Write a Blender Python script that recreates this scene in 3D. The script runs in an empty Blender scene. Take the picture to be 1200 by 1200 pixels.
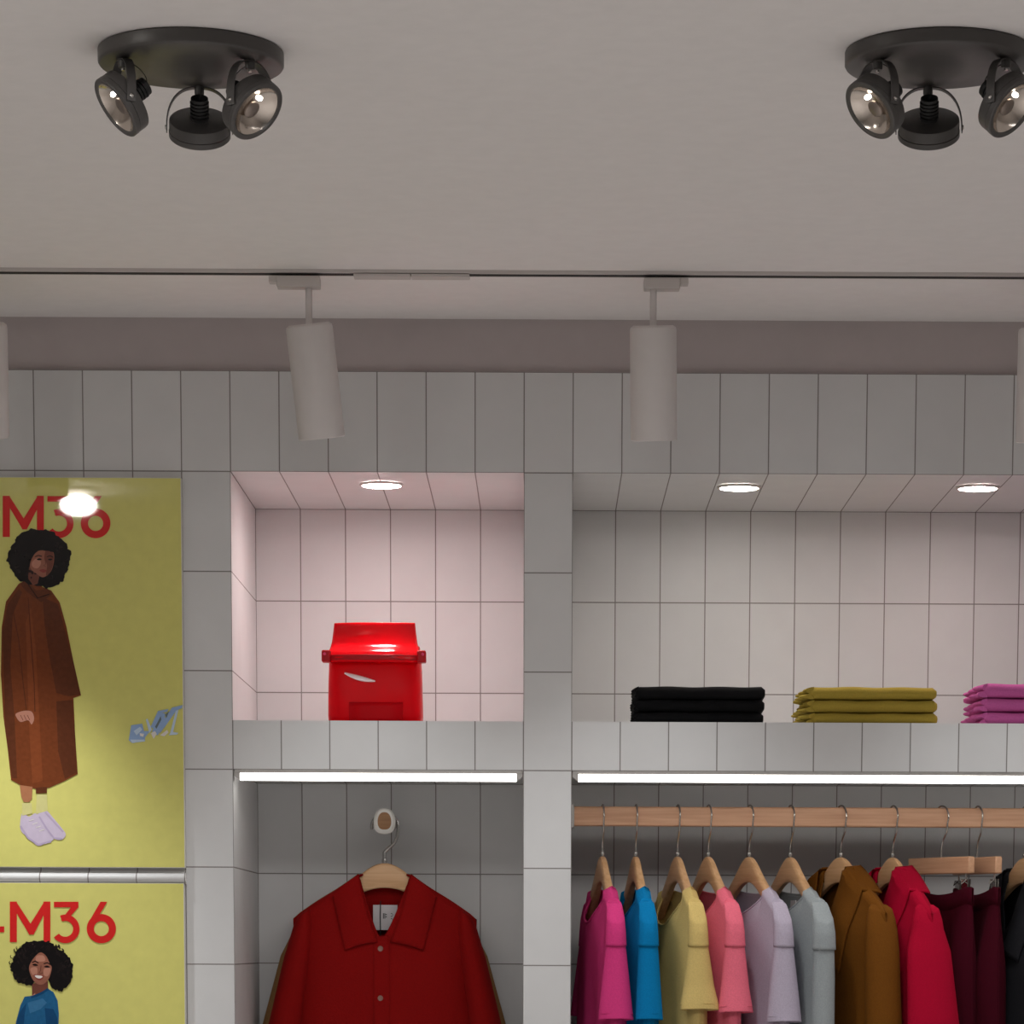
import bpy, math, random
from mathutils import Vector, Matrix
random.seed(7)
C = bpy.context.scene.collection
PI = math.pi
Z0 = 2.35                      # height of the display niche soffit; tiles are 0.1 x 0.2 m
HC = Z0 + 0.3065               # ceiling height

# ------------------------------------------------------------------ camera
F, SX, SY = 4000.0, -0.05262, 0.8599
CAM = Vector((0.64504, -7.16789, Z0 - 0.96371))
PITCH, YAW, ROLL = -0.129497, -0.006682, -0.0038585
cam_rot = (Matrix.Rotation(YAW, 3, 'Z') @ Matrix.Rotation(PITCH, 3, 'X') @ Matrix.Rotation(ROLL, 3, 'Y'))
cd = bpy.data.cameras.new('camera'); cam = bpy.data.objects.new('camera', cd); C.objects.link(cam)
r_, f_, u_ = (cam_rot @ Vector(v) for v in ((1, 0, 0), (0, 1, 0), (0, 0, 1)))
m4 = Matrix(((r_.x, u_.x, -f_.x, CAM.x), (r_.y, u_.y, -f_.y, CAM.y), (r_.z, u_.z, -f_.z, CAM.z), (0, 0, 0, 1)))
cam.matrix_world = m4
cd.sensor_fit = 'HORIZONTAL'; cd.sensor_width = 36; cd.lens = F / 1200 * 36
cd.shift_x, cd.shift_y = SX, SY
cd.clip_start = 0.05; cd.clip_end = 100
bpy.context.scene.camera = cam

# ------------------------------------------------------------------ world, light, exposure
sc = bpy.context.scene
sc.view_settings.view_transform = 'Standard'; sc.view_settings.look = 'None'
sc.view_settings.gamma = 1; sc.view_settings.use_curve_mapping = False
sc.view_settings.exposure = 0.12
w = bpy.data.worlds.new('world'); sc.world = w; w.use_nodes = True
w.node_tree.nodes['Background'].inputs[0].default_value = (1.0, 0.98, 0.965, 1)
w.node_tree.nodes['Background'].inputs[1].default_value = 0.1

def area(name, loc, rot, sx, sy, power, col):
    l = bpy.data.lights.new(name, 'AREA'); l.shape = 'RECTANGLE'; l.size = sx; l.size_y = sy
    l.energy = power; l.color = col
    o = bpy.data.objects.new(name, l); C.objects.link(o); o.location = loc; o.rotation_euler = rot
    return o
# unseen fill lights added below the ceiling to brighten wall and room
for x, y, pw in ((0.35, -3.3, 33), (2.1, -3.3, 14), (0.9, -6.0, 6)):
    area('added_fill_light', (x, y, HC - 0.02), (0, 0, 0), 0.9, 0.9, pw, (1.0, 0.985, 0.98))

def at(px, py, axis, val):
    """point of the place seen at a photo pixel, on the plane axis = val"""
    d = cam_rot @ Vector(((px + SX * 1200 - 600) / F, 1, (600 + SY * 1200 - py) / F))
    t = (val - CAM[axis]) / d[axis]
    return CAM + d * t

# ------------------------------------------------------------------ materials
def lin(c):
    return tuple((v / 255 / 12.92 if v / 255 <= 0.04045 else ((v / 255 + 0.055) / 1.055) ** 2.4) for v in c)
MATS = {}
def principled(name, rgb, rough=0.6, metal=0.0, spec=0.5, noise=0.0, nscale=60, emit=None, estr=0, bump=0, sheen=0, coat=0, weave=0):
    """rgb is sRGB 0-255; noise varies the value, bump roughens it"""
    if name in MATS: return MATS[name]
    m = bpy.data.materials.new(name); m.use_nodes = True; nt = m.node_tree; b = nt.nodes['Principled BSDF']
    c = lin(rgb)
    b.inputs['Base Color'].default_value = (*c, 1); b.inputs['Roughness'].default_value = rough
    b.inputs['Metallic'].default_value = metal; b.inputs['Specular IOR Level'].default_value = spec
    b.inputs['Sheen Weight'].default_value = sheen; b.inputs['Coat Weight'].default_value = coat
    if sheen: b.inputs['Sheen Tint'].default_value = (*c, 1)
    if emit:
        b.inputs['Emission Color'].default_value = (*lin(emit), 1); b.inputs['Emission Strength'].default_value = estr
    if noise or bump:
        tc = nt.nodes.new('ShaderNodeTexCoord'); n = nt.nodes.new('ShaderNodeTexNoise')
        n.inputs['Scale'].default_value = nscale; n.inputs['Detail'].default_value = 6
        nt.links.new(tc.outputs['Object'], n.inputs['Vector'])
        if noise:
            mp = nt.nodes.new('ShaderNodeMapRange'); mp.inputs['From Min'].default_value = 0.25; mp.inputs['From Max'].default_value = 0.75
            mp.inputs['To Min'].default_value = 1 - noise; mp.inputs['To Max'].default_value = 1 + noise
            nt.links.new(n.outputs['Fac'], mp.inputs['Value'])
            mx = nt.nodes.new('ShaderNodeVectorMath'); mx.operation = 'SCALE'; mx.inputs[0].default_value = c
            nt.links.new(mp.outputs['Result'], mx.inputs['Scale']); nt.links.new(mx.outputs['Vector'], b.inputs['Base Color'])
        if bump:
            bp = nt.nodes.new('ShaderNodeBump'); bp.inputs['Strength'].default_value = bump; bp.inputs['Distance'].default_value = 0.002
            nt.links.new(n.outputs['Fac'], bp.inputs['Height']); nt.links.new(bp.outputs['Normal'], b.inputs['Normal'])
    MATS[name] = m; return m

def tile_material():
    m = bpy.data.materials.new('glazed_wall_tile'); m.use_nodes = True; nt = m.node_tree; b = nt.nodes['Principled BSDF']
    N = nt.nodes.new; L = nt.links.new
    g = N('ShaderNodeNewGeometry'); sp = N('ShaderNodeSeparateXYZ'); L(g.outputs['Position'], sp.inputs[0])
    sn = N('ShaderNodeSeparateXYZ'); L(g.outputs['True Normal'], sn.inputs[0])
    def math_(op, a, bb=None, c=None):
        n = N('ShaderNodeMath'); n.operation = op
        for i, v in enumerate((a, bb, c)):
            if v is None: continue
            if hasattr(v, 'links'): L(v, n.inputs[i])
            else: n.inputs[i].default_value = v
        return n.outputs[0]
    def line(sock, off, per, half):
        v = math_('ADD', sock, off + 50 * per + per / 2)
        v = math_('MODULO', v, per); v = math_('SUBTRACT', v, per / 2); v = math_('ABSOLUTE', v)
        return math_('LESS_THAN', v, half), math_('FLOOR', math_('DIVIDE', math_('ADD', sock, off + 50 * per), per))
    lx, ix = line(sp.outputs['X'], 0.0, 0.1, 0.0012)
    lz, iz = line(sp.outputs['Z'], -Z0, 0.2, 0.0012)
    okx = math_('LESS_THAN', math_('ABSOLUTE', sn.outputs['X']), 0.5)
    okz = math_('LESS_THAN', math_('ABSOLUTE', sn.outputs['Z']), 0.5)
    grout = math_('MAXIMUM', math_('MULTIPLY', lx, okx), math_('MULTIPLY', lz, okz))
    cv = N('ShaderNodeCombineXYZ'); L(ix, cv.inputs[0]); L(iz, cv.inputs[1]); L(math_('MULTIPLY', sn.outputs['X'], 3.0), cv.inputs[2])
    wn = N('ShaderNodeTexWhiteNoise'); wn.noise_dimensions = '3D'; L(cv.outputs[0], wn.inputs['Vector'])
    val = math_('ADD', math_('MULTIPLY', wn.outputs['Value'], 0.05), 0.975)
    nz = N('ShaderNodeTexNoise'); nz.inputs['Scale'].default_value = 14; nz.inputs['Detail'].default_value = 5; L(g.outputs['Position'], nz.inputs['Vector'])
    val = math_('MULTIPLY', val, math_('ADD', math_('MULTIPLY', nz.outputs['Fac'], 0.10), 0.95))
    tcol = N('ShaderNodeVectorMath'); tcol.operation = 'SCALE'; tcol.inputs[0].default_value = (0.67, 0.667, 0.665); L(val, tcol.inputs['Scale'])
    mx = N('ShaderNodeMix'); mx.data_type = 'RGBA'; L(grout, mx.inputs[0]); L(tcol.outputs[0], mx.inputs[6]); mx.inputs[7].default_value = (0.25, 0.23, 0.22, 1)
    L(mx.outputs[2], b.inputs['Base Color'])
    L(math_('ADD', math_('MULTIPLY', grout, 0.4), 0.42), b.inputs['Roughness'])
    b.inputs['Specular IOR Level'].default_value = 0.35
    bp = N('ShaderNodeBump'); bp.inputs['Strength'].default_value = 0.5; bp.inputs['Distance'].default_value = 0.001; bp.invert = True
    L(grout, bp.inputs['Height']); L(bp.outputs[0], b.inputs['Normal'])
    return m

def fabric(name, rgb, noise=0.10, sheen=0.25, nscale=350):
    return principled(name, rgb, rough=0.9, spec=0.15, noise=noise, nscale=nscale, bump=0.35, sheen=sheen)

def wood_material(name, c1, c2):
    if name in MATS: return MATS[name]
    m = bpy.data.materials.new(name); m.use_nodes = True; nt = m.node_tree; b = nt.nodes['Principled BSDF']; L = nt.links.new
    tc = nt.nodes.new('ShaderNodeTexCoord'); mp = nt.nodes.new('ShaderNodeMapping'); mp.inputs['Scale'].default_value = (3, 60, 60)
    n = nt.nodes.new('ShaderNodeTexNoise'); n.inputs['Scale'].default_value = 2.5; n.inputs['Detail'].default_value = 8
    r = nt.nodes.new('ShaderNodeValToRGB'); r.color_ramp.elements[0].position = .3; r.color_ramp.elements[1].position = .72
    r.color_ramp.elements[0].color = (*lin(c1), 1); r.color_ramp.elements[1].color = (*lin(c2), 1)
    L(tc.outputs['Object'], mp.inputs[0]); L(mp.outputs[0], n.inputs['Vector']); L(n.outputs['Fac'], r.inputs[0]); L(r.outputs[0], b.inputs['Base Color'])
    b.inputs['Roughness'].default_value = 0.45
    MATS[name] = m; return m

TILE = tile_material()
PAINT = principled('ceiling_paint', (242, 238, 236), 0.9, spec=0.2, noise=0.02, nscale=30, bump=0.15)
BAND = principled('grey_wall_paint', (190, 180, 179), 0.9, spec=0.2, noise=0.03, nscale=20)
SIDE = principled('side_wall_paint', (205, 200, 196), 0.9, spec=0.2, noise=0.02, nscale=10)
BLACK = principled('satin_black_metal', (74, 71, 69), 0.42, spec=0.5, noise=0.05, nscale=40)
DARK = principled('matt_black_socket', (26, 25, 25), 0.5)
CHROME = principled('polished_reflector', (205, 195, 185), 0.16, metal=1, noise=0.03, nscale=60)
STEEL = principled('bright_steel_wire', (185, 182, 178), 0.25, metal=1, noise=0.02)
ALU = principled('brushed_aluminium', (170, 166, 162), 0.4, metal=0.8, noise=0.05, nscale=120)
WHITE = principled('white_lacquer', (205, 198, 194), 0.5, noise=0.02, nscale=30)
HEADW = principled('warm_white_lacquer', (214, 208, 206), 0.5, noise=0.02, nscale=30)
SLOT = principled('dark_track_slot', (30, 27, 27), 0.7)
HWOOD = wood_material('beech_hanger', (205, 158, 112), (226, 184, 140))
RWOOD = wood_material('beech_rail', (196, 148, 114), (216, 170, 136))

# ------------------------------------------------------------------ builders
class MB:
    def __init__(s): s.v = []; s.f = []; s.mi = []; s.mats = []
    def slot(s, m):
        if m not in s.mats: s.mats.append(m)
        return s.mats.index(m)
    def add(s, vs, fs, m=None, M=None):
        o = len(s.v); k = s.slot(m) if m else 0
        for p in vs:
            p = Vector(p); s.v.append(M @ p if M else p)
        for f in fs: s.f.append([i + o for i in f]); s.mi.append(k)
        return s
    def box(s, lo, hi, m=None, M=None):
        x0, y0, z0 = lo; x1, y1, z1 = hi
        return s.add([(x0, y0, z0), (x1, y0, z0), (x1, y1, z0), (x0, y1, z0), (x0, y0, z1), (x1, y0, z1), (x1, y1, z1), (x0, y1, z1)],
                     [(0, 3, 2, 1), (4, 5, 6, 7), (0, 1, 5, 4), (1, 2, 6, 5), (2, 3, 7, 6), (3, 0, 4, 7)], m, M)
    def rings(s, rs, m=None, M=None, cap0=True, cap1=True, closed=True):
        n = len(rs[0]); vs = [p for r in rs for p in r]; fs = []
        for i in range(len(rs) - 1):
            for j in range(n if closed else n - 1):
                a = i * n + j; b = i * n + (j + 1) % n
                fs.append((a, b, b + n, a + n))
        if cap0: fs.append(tuple(range(n))[::-1])
        if cap1: fs.append(tuple((len(rs) - 1) * n + j for j in range(n)))
        return s.add(vs, fs, m, M)
    def lathe(s, prof, m=None, M=None, n=40, cap0=True, cap1=True):
        return s.rings([[(r * math.cos(2 * PI * j / n), r * math.sin(2 * PI * j / n), z) for j in range(n)] for r, z in prof], m, M, cap0, cap1)
    def tube(s, pts, r, m=None, M=None, n=8):
        pts = [Vector(p) for p in pts]; rs = []; prev = None
        for i, p in enumerate(pts):
            t = (pts[min(i + 1, len(pts) - 1)] - pts[max(i - 1, 0)]).normalized()
            a = prev - t * prev.dot(t) if prev else t.orthogonal()
            if a.length < 1e-6: a = t.orthogonal()
            a.normalize(); prev = a; b = t.cross(a)
            rr = r(i / (len(pts) - 1)) if callable(r) else r
            rs.append([p + a * rr * math.cos(2 * PI * j / n) + b * rr * math.sin(2 * PI * j / n) for j in range(n)])
        return s.rings(rs, m, M)
    def grid(s, fn, nu, nv, m=None, M=None):
        vs = [fn(i / nu, j / nv) for j in range(nv + 1) for i in range(nu + 1)]
        fs = [(j * (nu + 1) + i, j * (nu + 1) + i + 1, (j + 1) * (nu + 1) + i + 1, (j + 1) * (nu + 1) + i) for j in range(nv) for i in range(nu)]
        return s.add(vs, fs, m, M)
    def build(s, name, mat=None, parent=None, smooth=True, bevel=0, solid=0, weld=0, subsurf=0, angle=35, seg=2, offset=0):
        me = bpy.data.meshes.new(name); me.from_pydata([tuple(p) for p in s.v], [], s.f)
        mats = s.mats or [mat]
        for m in mats: me.materials.append(m)
        if s.mats:
            for p, k in zip(me.polygons, s.mi): p.material_index = k
        if weld:
            import bmesh
            bm = bmesh.new(); bm.from_mesh(me); bmesh.ops.remove_doubles(bm, verts=bm.verts, dist=weld); bm.to_mesh(me); bm.free()
        me.update()
        if smooth:
            for p in me.polygons: p.use_smooth = True
            me.set_sharp_from_angle(angle=math.radians(angle))
        o = bpy.data.objects.new(name, me); C.objects.link(o)
        if parent: o.parent = parent
        if solid:
            d = o.modifiers.new('thickness', 'SOLIDIFY'); d.thickness = solid; d.offset = offset
        if bevel:
            d = o.modifiers.new('bevel', 'BEVEL'); d.width = bevel; d.segments = seg; d.limit_method = 'ANGLE'
        if subsurf:
            d = o.modifiers.new('smooth', 'SUBSURF'); d.levels = subsurf; d.render_levels = subsurf
        return o

def tag(o, label, cat, group=None):
    o['label'] = label; o['category'] = cat
    if group: o['group'] = group
    return o
def thing(name, label, cat, loc=(0, 0, 0), rz=0, group=None):
    o = bpy.data.objects.new(name, None); C.objects.link(o); o.empty_display_size = 0.05
    o.location = loc; o.rotation_euler = (0, 0, rz); return tag(o, label, cat, group)
def struct(o): o['kind'] = 'structure'; return o
def copy_tree(o, parent=None):
    c = o.copy(); C.objects.link(c)
    if parent: c.parent = parent
    for ch in list(o.children): copy_tree(ch, c)
    return c
def lerp(a, b, t): return a + (b - a) * t
def sm(t): t = max(0, min(1, t)); return t * t * (3 - 2 * t)
def interp(tab, x):
    """piecewise-linear table [(x, y), ...] with x falling or rising"""
    t = sorted(tab)
    if x <= t[0][0]: return t[0][1]
    for (a, b), (c, d) in zip(t, t[1:]):
        if x <= c: return b + (d - b) * sm((x - a) / (c - a)) if c > a else d
    return t[-1][1]

# ------------------------------------------------------------------ room shell
XL, XR, YB = -3.2, 4.6, -9.8
struct(MB().box((XL, YB, -0.1), (XR, 0.72, 0)).build('floor', principled('pale_terrazzo_floor', (232, 229, 227), 0.45, noise=0.03, nscale=40), smooth=False))
struct(MB().box((XL, YB, HC), (XR, 0.72, HC + 0.1)).build('ceiling', PAINT, smooth=False))
wb = MB()
wb.box((XL, 0, Z0), (XR, 0.72, Z0 + 0.2))                                   # tiled band above the niches
wb.box((XL, 0, 0), (0, 0.72, Z0)); wb.box((0.6, 0, 0), (0.7, 0.6, Z0)); wb.box((2.4, 0, 0), (XR, 0.72, Z0))
wb.box((0, 0.6, 0), (2.4, 0.72, Z0))                                        # niche backs
wb.box((0, 0, Z0 - 0.6), (0.6, 0.6, Z0 - 0.5)); wb.box((0.7, 0, Z0 - 0.6), (2.4, 0.6, Z0 - 0.5))   # tiled shelves
struct(wb.build('wall_back', TILE, smooth=False))
struct(MB().box((XL, 0.014, Z0 + 0.2), (XR, 0.72, HC)).build('trim_1', BAND, smooth=False))
struct(MB().box((XL - 0.1, YB, 0), (XL, 0.72, HC)).build('wall_left', SIDE, smooth=False))
struct(MB().box((XR, YB, 0), (XR + 0.1, 0.72, HC)).build('wall_right', SIDE, smooth=False))

# bullnose tile ledge between the two posters
prof = [(0, 0.017)] + [(-0.004 - 0.020 * math.sin(a), 0.012 * math.cos(a)) for a in [PI * k / 12 for k in range(13)]] + [(0, -0.017)]
prof = [(y, z) for y, z in prof]
zl = Z0 - 0.823
LEDGE = MB().rings([[(x, y, zl + z) for y, z in prof] for x in (-0.9, -0.098)])
struct(LEDGE.build('trim_2', TILE, smooth=True))

# ------------------------------------------------------------------ light strips under the shelves
LED = principled('strip_diffuser', (240, 240, 236), 0.5, emit=(255, 252, 246), estr=6.0)
def light_strip(x0, x1, label):
    t = thing('light_strip', label, 'light strip', ((x0 + x1) / 2, 0.016, Z0 - 0.6), 0, 'light strips under the tiled shelves')
    h = (x1 - x0) / 2
    MB().box((-h, -0.014, -0.007), (h, 0.012, 0)).build('channel', ALU, t, bevel=0.0006)
    MB().rings([[(x, y, z) for y, z in ((-0.015, -0.007), (-0.016, -0.012), (-0.014, -0.0215), (0.010, -0.0215), (0.012, -0.007))] for x in (-h + 0.012, h - 0.012)]).build('diffuser', LED, t)
    for s in (-1, 1):
        MB().rings([[(s * (h - 0.012), y * 1.0, z) for y, z in ((-0.016, -0.007), (-0.016, -0.022), (0.012, -0.022), (0.012, -0.007))],
                    [(s * h, y, z) for y, z in ((-0.016, -0.007), (-0.016, -0.013), (0.012, -0.013), (0.012, -0.007))]]).build('end_cap', ALU, t, smooth=False)
light_strip(0.002, 0.598, 'white light strip under the narrow shelf, over the red jacket')
light_strip(0.702, 2.398, 'long white light strip under the wide shelf, over the clothes rail')

# ------------------------------------------------------------------ recessed downlights in the niche soffits
def downlight(px, py, label, col, power, k):
    p = at(px, py, 2, Z0 - 0.003)
    t = thing('recessed_downlight', label, 'ceiling light', (p.x, p.y, Z0), 0, 'downlights in the niche soffits')
    MB().lathe([(0.040, -0.0005), (0.046, -0.0005), (0.047, -0.003), (0.0455, -0.005), (0.041, -0.0055), (0.040, -0.004)], n=48, cap0=False, cap1=False).build('trim_ring', WHITE, t)
    MB().lathe([(0.0405, -0.001), (0.0405, -0.0035), (0.037, -0.0055), (0.022, -0.0068), (0.003, -0.007)], n=48).build('diffuser', principled('downlight_diffuser_' + k, (250, 246, 242), 0.5, emit=col, estr=power), t)
downlight(447, 568.5, 'round recessed downlight above the red bag', (255, 233, 231), 142, 'rose')
downlight(866, 571.5, 'round recessed downlight above the black folded stack', (255, 247, 238), 80, 'warm')
downlight(1146, 572, 'round recessed downlight between the yellow and pink folded stacks', (255, 234, 230), 80, 'blush')

# ------------------------------------------------------------------ ceiling track, adapters, cylinder spots
TY = -0.478
t = thing('lighting_track', 'long slim white track with a dark slot running across the ceiling', 'lighting track', (0.7, TY, HC))
MB().box((-3.6, -0.018, -0.006), (3.6, -0.004, 0)).box((-3.6, 0.004, -0.006), (3.6, 0.018, 0)).build('track_profile', WHITE, t, smooth=False)
MB().box((-3.6, -0.009, -0.0068), (3.6, 0.009, -0.0061)).build('track_slot', SLOT, t, smooth=False)
xa, xm, xb = (at(px, 319, 2, HC - 0.006).x - 0.7 for px in (414, 481, 550))
for a, b in ((xa, xm - 0.0008), (xm + 0.0008, xb)):
    MB().box((a, -0.0165, -0.0125), (b, 0.0165, -0.0069)).build('track_cover', WHITE, t, bevel=0.001)

def track_spot(px, lean, tilt, label, stub=1, power=20, cone=82):
    """cylinder spot on a stem; tilt towards the wall, lean sideways"""
    ap = at(px, 322, 2, HC - 0.006)
    T = thing('track_spotlight', label, 'spotlight', (ap.x, TY, HC - 0.006), 0, 'cylinder spots on the ceiling track')
    ad = MB().box((-0.060 if stub > 0 else -0.018, -0.0175, -0.026), (0.022 if stub > 0 else 0.050, 0.0175, -0.0058))
    ad.build('adapter', WHITE, T, bevel=0.002)
    e = 0.050 if stub < 0 else -0.075
    MB().box((min(e, e + .016), -0.013, -0.017), (max(e, e + .016), 0.013, -0.0058)).build('adapter_latch', WHITE, T, bevel=0.001)
    MB().lathe([(0.0065, -0.026), (0.0065, -0.115)], n=20).build('stem', HEADW, T)
    R = Matrix.Translation((0, 0, -0.095)) @ Matrix.Rotation(-lean, 4, 'Y') @ Matrix.Rotation(tilt, 4, 'X')
    MB().lathe([(0.038, 0.004), (0.0435, 0.000), (0.0445, -0.004), (0.0445, -0.205), (0.0425, -0.207), (0.040, -0.204), (0.038, -0.17), (0.02, -0.165)], n=48, M=R, cap1=False).build('housing', HEADW, T)
    MB().lathe([(0.0375, -0.172), (0.03, -0.174), (0.004, -0.176)], n=32, M=R).build('lens', principled('spot_lens', (230, 226, 220), 0.3, emit=(255, 240, 225), estr=2.0), T)
    l = bpy.data.lights.new('spot_lamp', 'SPOT'); l.energy = power; l.spot_size = math.radians(cone); l.spot_blend = 1.0; l.shadow_soft_size = 0.035; l.color = (0.98, 1.0, 1.0)
    o = bpy.data.objects.new('spot_lamp', l); C.objects.link(o); o.parent = T
    o.matrix_local = R @ Matrix.Translation((0, 0, -0.211)) 
    return T
rad = math.radians
SPW = 14.0
track_spot(-18, rad(-2), rad(14), 'white cylinder spotlight cut off by the left edge, over the posters', 1, 32, 64)
track_spot(362, rad(6), rad(10), 'white cylinder spotlight leaning right, above the upper left corner of the square niche', 1, SPW)
track_spot(766, rad(1.2), rad(10), 'white cylinder spotlight hanging straight, over the black folded stack', -1, SPW)
track_spot(1225, rad(1.2), rad(10), 'white cylinder spotlight barely in frame at the right edge', -1, SPW)

# ------------------------------------------------------------------ three-lamp ceiling fixtures
def frame_from(fw, side):
    """matrix whose -Z looks along fw and whose X is side"""
    z = -fw.normalized(); x = (side - z * side.dot(z)).normalized(); y = z.cross(x)
    return Matrix(((x.x, y.x, z.x), (x.y, y.y, z.y), (x.z, y.z, z.z))).to_4x4()
GLOW = principled('halogen_capsule', (255, 250, 240), 0.4, emit=(255, 246, 232), estr=9)
def fixture(cx, cy, heads, label):
    tz = 0.022
    c = at(cx, cy, 2, HC - tz)
    T = thing('ceiling_spotlight', label, 'ceiling light', (c.x, c.y, HC), 0, 'three lamp ceiling spotlights')
    R = 0.1325
    MB().lathe([(R - 0.003, 0), (R, -0.002), (R, -0.018), (R - 0.0015, -0.0205), (R - 0.004, -tz), (0.05, -tz), (0.002, -tz)], n=96).build('ceiling_plate', BLACK, T)
    for (mx, my, hx, hy, fw) in heads:
        m = at(mx, my, 2, HC - tz) - T.location; h = at(hx, hy, 1, T.location.y + m.y) - T.location
        vd = (m + T.location - CAM).normalized(); vr = vd.cross(Vector((0, 0, 1))).normalized(); vu = vr.cross(vd)
        fwv = (vr * fw[0] - vu * fw[1] - vd * fw[2]).normalized()
        side = fwv.cross(Vector((0, 0, 1))).normalized()
        Mh = Matrix.Translation(h) @ frame_from(fwv, side)
        H = bpy.data.objects.new('lamp_head', None)
        rr = 0.0445
        # housing ring: drum open at the front (-Z), with the reflector inside
        head = MB().lathe([(0.012, 0.0125), (rr - 0.003, 0.0125), (rr - 0.0005, 0.0115), (rr, 0.009), (rr, -0.0035), (rr - 0.0008, -0.0042), (rr + 0.0006, -0.005), (rr + 0.0006, -0.012), (rr - 0.001, -0.0135), (rr - 0.006, -0.0135), (rr - 0.0075, -0.011)], n=64, M=Mh, cap0=False, cap1=False).build('lamp_head', BLACK, T)
        MB().lathe([(rr - 0.0075, -0.0112), (rr - 0.011, -0.007), (rr - 0.020, -0.001), (0.012, 0.0045), (0.004, 0.006)], n=64, M=Mh, cap0=False).build('reflector', CHROME, head)
        MB().lathe([(0.002, -0.0065), (0.0095, -0.006), (0.0125, -0.004), (0.0125, -0.0015), (0.002, 0.0)], n=32, M=Mh @ Matrix.Translation((0, -0.003, 0))).build('glare_cap', principled('satin_cap', (150, 138, 130), 0.35, metal=0.9), head)
        MB().lathe([(0.001, 0.006), (0.0055, 0.004), (0.007, 0), (0.0055, -0.004), (0.001, -0.006)], n=20, M=Mh @ Matrix.Translation((0.0, 0.0165, -0.0035)) @ Matrix.Rotation(PI / 2, 4, 'Y') @ Matrix.Diagonal((0.55, 0.55, 1.1, 1))).build('bulb', GLOW, head)
        # socket with cooling ribs behind
        ribs = [(0.004, 0.0125), (0.0125, 0.0126)]
        for k in range(5):
            z = 0.015 + k * 0.0052
            ribs += [(0.0118, z), (0.0138, z + 0.0006), (0.0138, z + 0.0034), (0.0118, z + 0.004)]
        ribs += [(0.0128, 0.043), (0.0125, 0.045), (0.0095, 0.045), (0.009, 0.039), (0.002, 0.039)]
        MB().lathe(ribs, n=32, M=Mh, cap0=False).build('lamp_socket', DARK, head)
        # yoke: flat bowed strap from the plate to both pivots
        up = m - h; pv = rr + 0.0035; n = 28
        wdir = side.cross(up).normalized()
        rings = []
        path = []
        for k in range(n + 1):
            a = PI * k / n
            cs, sn = math.cos(a), math.sin(a)
            path.append(h + side * pv * math.copysign(abs(cs) ** 0.8, cs) + up * (0.97 * abs(sn) ** 0.9) )
        path = [path[0] - up.normalized() * 0.007] + path + [path[-1] - up.normalized() * 0.007]
        for k, pth in enumerate(path):
            tg = (path[min(k + 1, len(path) - 1)] - path[max(k - 1, 0)]).normalized(); nn = tg.cross(wdir).normalized() * 0.0009; ww = wdir * 0.0065
            rings.append([pth - ww - nn, pth + ww - nn, pth + ww + nn, pth - ww + nn])
        yk = MB().rings(rings).build('yoke', BLACK, T)
        sc_ = MB()
        for s in (-1, 1):
            sc_ = MB().lathe([(0.0032, -0.001), (0.0032, 0.0012), (0.0018, 0.002), (0.0004, 0.002)], n=16, M=Matrix.Translation(h + side * s * (pv + 0.0009)) @ frame_from(-side * s, up)).build('pivot_screw', STEEL, yk)
        MB().lathe([(0.006, -0.002), (0.007, 0), (0.007, 0.011), (0.005, 0.012)], n=20, M=Matrix.Translation(m - Vector((0, 0, 0.0105)))).build('swivel_mount', BLACK, T)
        MB().lathe([(0.0026, -0.003), (0.0026, 0.002)], n=12, M=Matrix.Translation(m - Vector((0, 0, 0.013)))).build('mount_screw', STEEL, T)
        sk = Mh @ Vector((0, 0, 0.040)); q0 = m + Vector((0.004, 0, -0.004))
        d = (sk - h).normalized(); pts = []
        for k in range(17):
            s_ = k / 16; a = (1 - s_)
            b1 = q0 + Vector((0, 0, -0.012)) + d * 0.02; b2 = sk + d * 0.022 + side * 0.004
            pts.append(q0 * a ** 3 + b1 * 3 * a * a * s_ + b2 * 3 * a * s_ * s_ + sk * s_ ** 3)
        MB().tube(pts, 0.0007, n=6).build('lamp_wire', DARK, T)
fixture(224, 78.5, [(144, 69, 143, 121, (-.76, .54, .36)), (293, 71, 295, 125, (.58, .52, .60)), (233.5, 101.5, 234, 150, (0.0, .87, -.40))],
        'black round ceiling plate with three spot lamps at the upper left')
fixture(1099, 78.5, [(1028.5, 71, 1026, 124, (-.63, .52, .57)), (1179, 69, 1180, 122, (.66, .50, .50)), (1087.5, 101.5, 1088.5, 150, (0.0, .87, -.40))],
        'black round ceiling plate with three spot lamps cut off at the upper right')

# small opal dome lamp on the ceiling, the one mirrored in the glossy poster
PY = -0.0225
pp = at(92, 592, 1, PY); dd = pp - CAM; dd.y = -dd.y
tt = (HC - 0.046 - pp.z) / dd.z; dl = pp + dd * tt
t = thing('dome_ceiling_lamp', 'small opal dome lamp on the ceiling, mirrored as a white glare in the upper poster', 'ceiling light', (dl.x, dl.y, HC))
MB().lathe([(0.056, 0), (0.058, -0.004), (0.056, -0.010), (0.05, -0.012)], n=40).build('base_ring', WHITE, t)
MB().lathe([(0.052 * math.sin(a) + 0.0005, -0.046 + 0.030 * math.cos(a)) for a in [PI * k / 24 for k in range(25)]], n=40).build('opal_dome', principled('opal_dome_glass', (250, 248, 244), 0.4, emit=(255, 250, 242), estr=60), t)

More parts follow.
